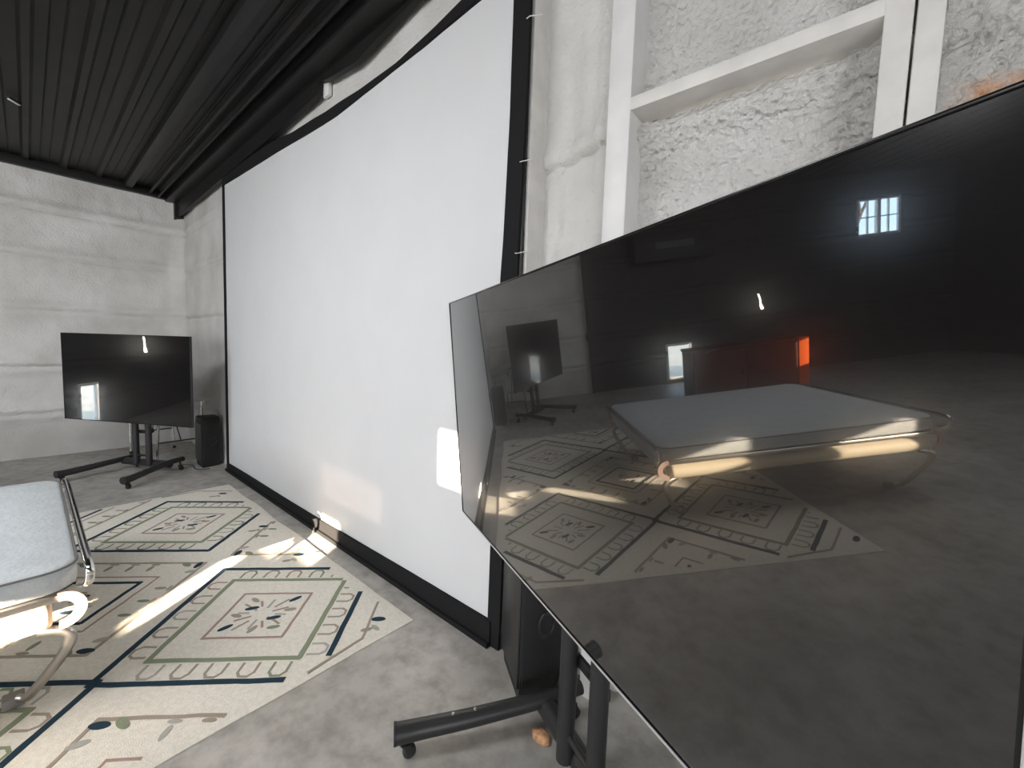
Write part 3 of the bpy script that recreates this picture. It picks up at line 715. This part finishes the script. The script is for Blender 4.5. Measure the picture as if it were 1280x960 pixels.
# ------------------------------------------------------------------ folding guest bed at the left edge
BX0, BX1, BY0, BY1 = -3.86, -2.33, -3.38, -1.425
bed = thing('folding_bed', 'white quilted bed mattress on a shiny bent-tube metal frame, standing on the rug', 'bed', (-3.1, -2.4, 0))
def rrect(x0, x1, y0, y1, r, k=6):
    out = []
    for cx, cy, a0 in ((x1-r, y1-r, 0), (x0+r, y1-r, 90), (x0+r, y0+r, 180), (x1-r, y0+r, 270)):
        for i in range(k+1): a_ = (a0+90*i/k)*D; out.append((cx+r*math.cos(a_), cy+r*math.sin(a_)))
    return out
def pad(bm, x0, x1, y0, y1, z0, z1, r, e, crown=0.006):
    lv = [(z0, e), (z0+e*0.4, e*0.3), (z0+e, 0), (z1-e, 0), (z1-e*0.35, e*0.3), (z1, e)]
    rings = []
    for z, ins in lv: rings.append([bm.verts.new((x, y_, z)) for x, y_ in rrect(x0+ins, x1-ins, y0+ins, y1-ins, max(0.01, r-ins))])
    m_ = len(rings[0])
    for i in range(len(rings)-1):
        for k in range(m_): bm.faces.new((rings[i][k], rings[i][(k+1) % m_], rings[i+1][(k+1) % m_], rings[i+1][k]))
    bm.faces.new(rings[0])
    prev = rings[-1]; cx, cy = (x0+x1)/2, (y0+y1)/2
    for s_ in (0.85, 0.6, 0.3):
        ring = [bm.verts.new((cx+(x-cx)*s_, cy+(y_-cy)*s_, z1+crown*(1-s_)+0.003*noise.noise(Vector((x*3*s_, y_*3*s_, 1))))) for x, y_ in rrect(x0+e, x1-e, y0+e, y1-e, max(0.01, r-e))]
        for k in range(m_): bm.faces.new((prev[k], prev[(k+1) % m_], ring[(k+1) % m_], ring[k]))
        prev = ring
    bm.faces.new(prev)
bm = bmesh.new(); pad(bm, BX0, BX1, BY0, BY1, 0.492, 0.597, 0.10, 0.020); mt = child(finish('mattress', bm, TICKING, angle=50), bed)
bm = bmesh.new(); pp = [(x, y_, 0.586) for x, y_ in rrect(BX0-0.001, BX1+0.001, BY0-0.001, BY1+0.001, 0.10)]; tube(bm, pp+[pp[0]], 0.0045, 8, caps=False)
pg = finish('piping', bm, mat('grey_piping', (0.16, 0.15, 0.14), 0.8)); pg.parent = mt
# lower rolled cushion along the lit side
bm = bmesh.new()
def capsule(bm, x, z, rx_, rz_, y0, y1):
    ps = []; k = 6
    for i in range(k+1): a_ = i/k*math.pi/2; ps.append((y1+0.03*math.sin(a_)-0.03, math.cos(a_)*0.999+0.001))
    full = [(y0+0.03-(q[0]-y1+0.03), q[1]) for q in reversed(ps)]+ps
    rings = [[bm.verts.new((x+rx_*(0.55+0.45*s_)*math.cos(t*2*math.pi/20), y_, z+rz_*(0.55+0.45*s_)*math.sin(t*2*math.pi/20))) for t in range(20)] for y_, s_ in full]
    for i in range(len(rings)-1):
        for t in range(20): bm.faces.new((rings[i][t], rings[i][(t+1) % 20], rings[i+1][(t+1) % 20], rings[i+1][t]))
    bm.faces.new(rings[0]); bm.faces.new(rings[-1])
capsule(bm, BX1-0.055, 0.398, 0.062, 0.056, BY0+0.06, BY1-0.075)
child(finish('bolster', bm, BOLSTER), bed)
bm = bmesh.new(); box(bm, BX0+0.03, BX1-0.12, BY0+0.05, BY1-0.05, 0.36, 0.47, 0.03, seg=3); child(finish('lower_mattress', bm, TICKING), bed)
# frame rails
bm = bmesh.new()
box(bm, BX1-0.045, BX1+0.004, BY0+0.03, BY1-0.03, 0.462, 0.490, 0.006); box(bm, BX0-0.004, BX0+0.045, BY0+0.03, BY1-0.03, 0.462, 0.490, 0.006)
for y_ in (BY0+0.05, BY1-0.07, (BY0+BY1)/2): box(bm, BX0+0.02, BX1-0.02, y_-0.015, y_+0.015, 0.464, 0.488, 0.004)
child(finish('side_rail', bm, STEEL), bed)
for s, yy in ((1, BY1), (-1, BY0)):
    bm = bmesh.new()
    tube(bm, smooth_path([(BX1-0.02, yy+s*0.004, 0.505), (BX1+0.03, yy+s*0.022, 0.520), (BX1+0.042, yy+s*0.028, 0.555), (BX1+0.01, yy+s*0.028, 0.588), (BX1-0.30, yy+s*0.027, 0.590), (BX0+0.30, yy+s*0.027, 0.590), (BX0+0.04, yy+s*0.024, 0.585), (BX0-0.01, yy+s*0.012, 0.53), (BX0+0.02, yy+s*0.004, 0.50)], 6), 0.0145, 14)
    child(finish('end_tube', bm, CHROME), bed)
    for xx_, sg in ((BX1, 1), (BX0, -1)):
        # curved link plate
        pts = []
        for i in range(13): a_ = (-95+i*190/12)*D; pts.append((0.075*math.cos(a_), 0.075*math.sin(a_)))
        inner = [(0.040*math.cos((-95+i*190/12)*D), 0.040*math.sin((-95+i*190/12)*D)) for i in range(13)]
        bm = bmesh.new(); cy, cz = yy-s*0.055, 0.428
        A = [[bm.verts.new((xx_+xo, cy+s*p[0], cz+p[1])) for p in P_] for xo in (0.002*sg, 0.014*sg) for P_ in (pts, inner)]
        for i in range(12):
            for a_, b_ in ((0, 1), (1, 3), (3, 2), (2, 0)): bm.faces.new((A[a_][i], A[a_][i+1], A[b_][i+1], A[b_][i]))
        for i in (0, 12): bm.faces.new((A[0][i], A[1][i], A[3][i], A[2][i]))
        child(finish('link_plate', bm, PINKMETAL), bed)
        bm = bmesh.new(); yl = yy-s*0.085
        pth = smooth_path([(xx_-sg*0.03, yl-s*0.03, 0.352), (xx_-sg*0.015, yl+s*0.03, 0.335), (xx_-sg*0.012, yl+s*0.055, 0.300), (xx_-sg*0.04, yl+s*0.03, 0.22), (xx_-sg*0.12, yl-s*0.06, 0.06), (xx_-sg*0.15, yl-s*0.09, 0.045)], 5)
        tube(bm, pth, 0.019, 12, sx=0.75); lg = child(finish('leg', bm, STEEL), bed)
        bm = bmesh.new(); box(bm, xx_-sg*0.17-0.03, xx_-sg*0.17+0.03, yl-s*0.105-0.03, yl-s*0.105+0.03, RT+0.003, 0.055, 0.005); ft_ = finish('foot', bm, mat('dull_plastic_foot', (0.20, 0.18, 0.165), 0.6), lg)
# the child() offset of a leg's own foot: both share the bed's frame

# ------------------------------------------------------------------ small and far things
bm = bmesh.new(); bmesh.ops.create_icosphere(bm, subdivisions=3, radius=0.032)
for w in bm.verts: k = 1+0.5*noise.noise(w.co*28); w.co = Vector((w.co.x*1.25*k, w.co.y*0.8*k, max(-0.011, w.co.z*0.55*k)))
o = finish('stone', bm, mat('rusty_stone', (0.50, 0.27, 0.14), 0.85, noise_amt=0.35, noise_scale=50, bump=0.5), angle=20); o.location = (-0.85, -0.285, 0.0125)
tag(o, 'small rusty orange-brown stone on the concrete under the near stand', 'stone')

bm = bmesh.new(); box(bm, -0.012, 0.012, -0.055, 0.055, -0.02, 0.0, 0.003)
cl = thing('ceiling_light', 'tiny pale light fitting on the black ribbed ceiling at left', 'light', (-5.80, -1.52, ZC-0.02), 0.9)
finish('housing', bm, BLACK_PLASTIC, cl)
bm = bmesh.new(); box(bm, -0.010, 0.010, -0.05, 0.05, -0.028, -0.019, 0.003); 
DIM = mat('pale_diffuser', (0.85, 0.84, 0.8), 0.4); finish('diffuser', bm, DIM, cl)

# wall unit high on the left wall, seen as a dark box in the television
wu = thing('wall_heater', 'long dark box unit high on the left wall, seen only in the television reflection', 'heater', (XL+0.02, -3.62, 2.35))
bm = bmesh.new(); box(bm, 0, 0.30, -0.74, 0.74, 0, 0.50, 0.03); finish('casing', bm, BLACK_PLASTIC, wu)
bm = bmesh.new(); box(bm, 0.295, 0.31, -0.36, 0.36, 0.22, 0.34, 0.004)
for k in range(5): box(bm, 0.305, 0.318, -0.35, 0.35, 0.232+k*0.022, 0.240+k*0.022)
finish('front_grille', bm, mat('dark_grey_grille', (0.09, 0.09, 0.09), 0.5), wu)

# slim glowing pendant, seen in both televisions
wlm = thing('pendant_lamp', 'slim curved glowing bulb hanging near the left wall, a bright squiggle in both televisions', 'lamp', (-7.50, -5.23, 1.42))
GLOW = bpy.data.materials.new('lamp_glow'); GLOW.use_nodes = True
GLOW.node_tree.nodes['Principled BSDF'].inputs['Emission Color'].default_value = (1, 0.93, 0.8, 1); GLOW.node_tree.nodes['Principled BSDF'].inputs['Emission Strength'].default_value = 40
bm = bmesh.new(); tube(bm, smooth_path([(0, -0.03, -0.17), (0, 0.0, -0.08), (0, 0.01, 0.02), (0, 0.045, 0.13)], 5), [0.024]*5+[0.013]*11, 10); finish('bulb', bm, GLOW, wlm)
bm = bmesh.new(); cyl(bm, (0, 0.046, 0.125), (0, 0.046, 0.19), 0.018, 12); finish('socket', bm, BLACK_PLASTIC, wlm)
bm = bmesh.new(); cyl(bm, (0, 0.046, 0.18), (0, 0.046, ZC-1.5), 0.004, 8); finish('cord', bm, BLACK_PLASTIC, wlm)

# conduit with a switch box on the left wall
cd = thing('conduit', 'vertical dark pipe with a small box on the left wall, seen in the television', 'pipe', (XL+0.10, -1.95, 0))
bm = bmesh.new(); cyl(bm, (0, 0, 0.01), (0, 0, 3.45), 0.028, 12); finish('pipe', bm, BLACK_PLASTIC, cd)
bm = bmesh.new(); box(bm, -0.03, 0.05, -0.07, 0.05, 1.06, 1.18, 0.008); bx_ = finish('switch_box', bm, BLACK_PLASTIC, cd)
bm = bmesh.new(); box(bm, 0.048, 0.062, -0.018, 0.0, 1.10, 1.14, 0.003); finish('switch', bm, RUBBER, bx_)

# maroon cabinet beyond the bed, sunlight on its end painted as orange
oc = thing('cabinet', 'low dark maroon cabinet beyond the bed, its sunlit end painted on as an orange strip', 'cabinet', (-5.58, -3.80, 0))
bm = bmesh.new(); box(bm, -0.17, 0.17, -0.81, 0.81, 0.06, 0.84, 0.012); finish('body', bm, MAROON, oc)
bm = bmesh.new(); box(bm, -0.18, 0.19, -0.825, 0.825, 0.842, 0.88, 0.008); finish('top', bm, MAROON, oc)
bm = bmesh.new(); box(bm, -0.15, 0.15, -0.78, 0.78, 0.0, 0.06, 0.004); finish('plinth', bm, BLACK_PLASTIC, oc)
bm = bmesh.new(); box(bm, 0.10, 0.192, -0.84, -0.70, 0.03, 0.885, 0.006); e_ = finish('sun_patch_strip', bm, SUN_ORANGE, oc); e_['label'] = 'orange strip painted for the sun on the cabinet end'
for s in (-1, 1):
    bm = bmesh.new(); box(bm, 0.168, 0.186, 0.045+s*0.37-0.36, 0.045+s*0.37+0.36, 0.08, 0.82, 0.006); dr_ = finish('door', bm, MAROON, oc)
    bm = bmesh.new(); box(bm, 0.186, 0.205, 0.045+s*0.06-0.008, 0.045+s*0.06+0.008, 0.45, 0.58, 0.004); finish('handle', bm, BLACK_PLASTIC, dr_)

# bare tree outside the high window
bm = bmesh.new()
def branch(p, d, L, r, depth):
    q = p+d*L; tube(bm, [p, p+d*L*0.5+Vector((0, random.uniform(-.1, .1)*L, random.uniform(-.05, .05)*L)), q], [r, r*0.85, r*0.65], 6)
    if depth == 0: return
    for k in range(3):
        dd = (d+Vector((random.uniform(-.4, .4), random.uniform(-.8, .8), random.uniform(-.35, .6)))).normalized(); branch(q, dd, L*random.uniform(.6, .8), r*0.6, depth-1)
branch(Vector((0, 0, -0.1)), Vector((0, 0.05, 1)).normalized(), 2.0, 0.11, 5)
bk = mat('bark', (0.10, 0.075, 0.06), 0.9)
tr = finish('bare_tree', bm, bk); tr.location = (XL-3.2, -9.6, 0)
tag(tr, 'leafless tree outside the high window, glimpsed in the television reflection', 'tree')
bm = bmesh.new(); box(bm, XL-40, XL-0.25, -40, 30, -0.25, -0.12)
struct('ground', bm, mat('pale_ground', (0.55, 0.48, 0.38), 0.9, noise_amt=0.2, noise_scale=2), smooth=False)
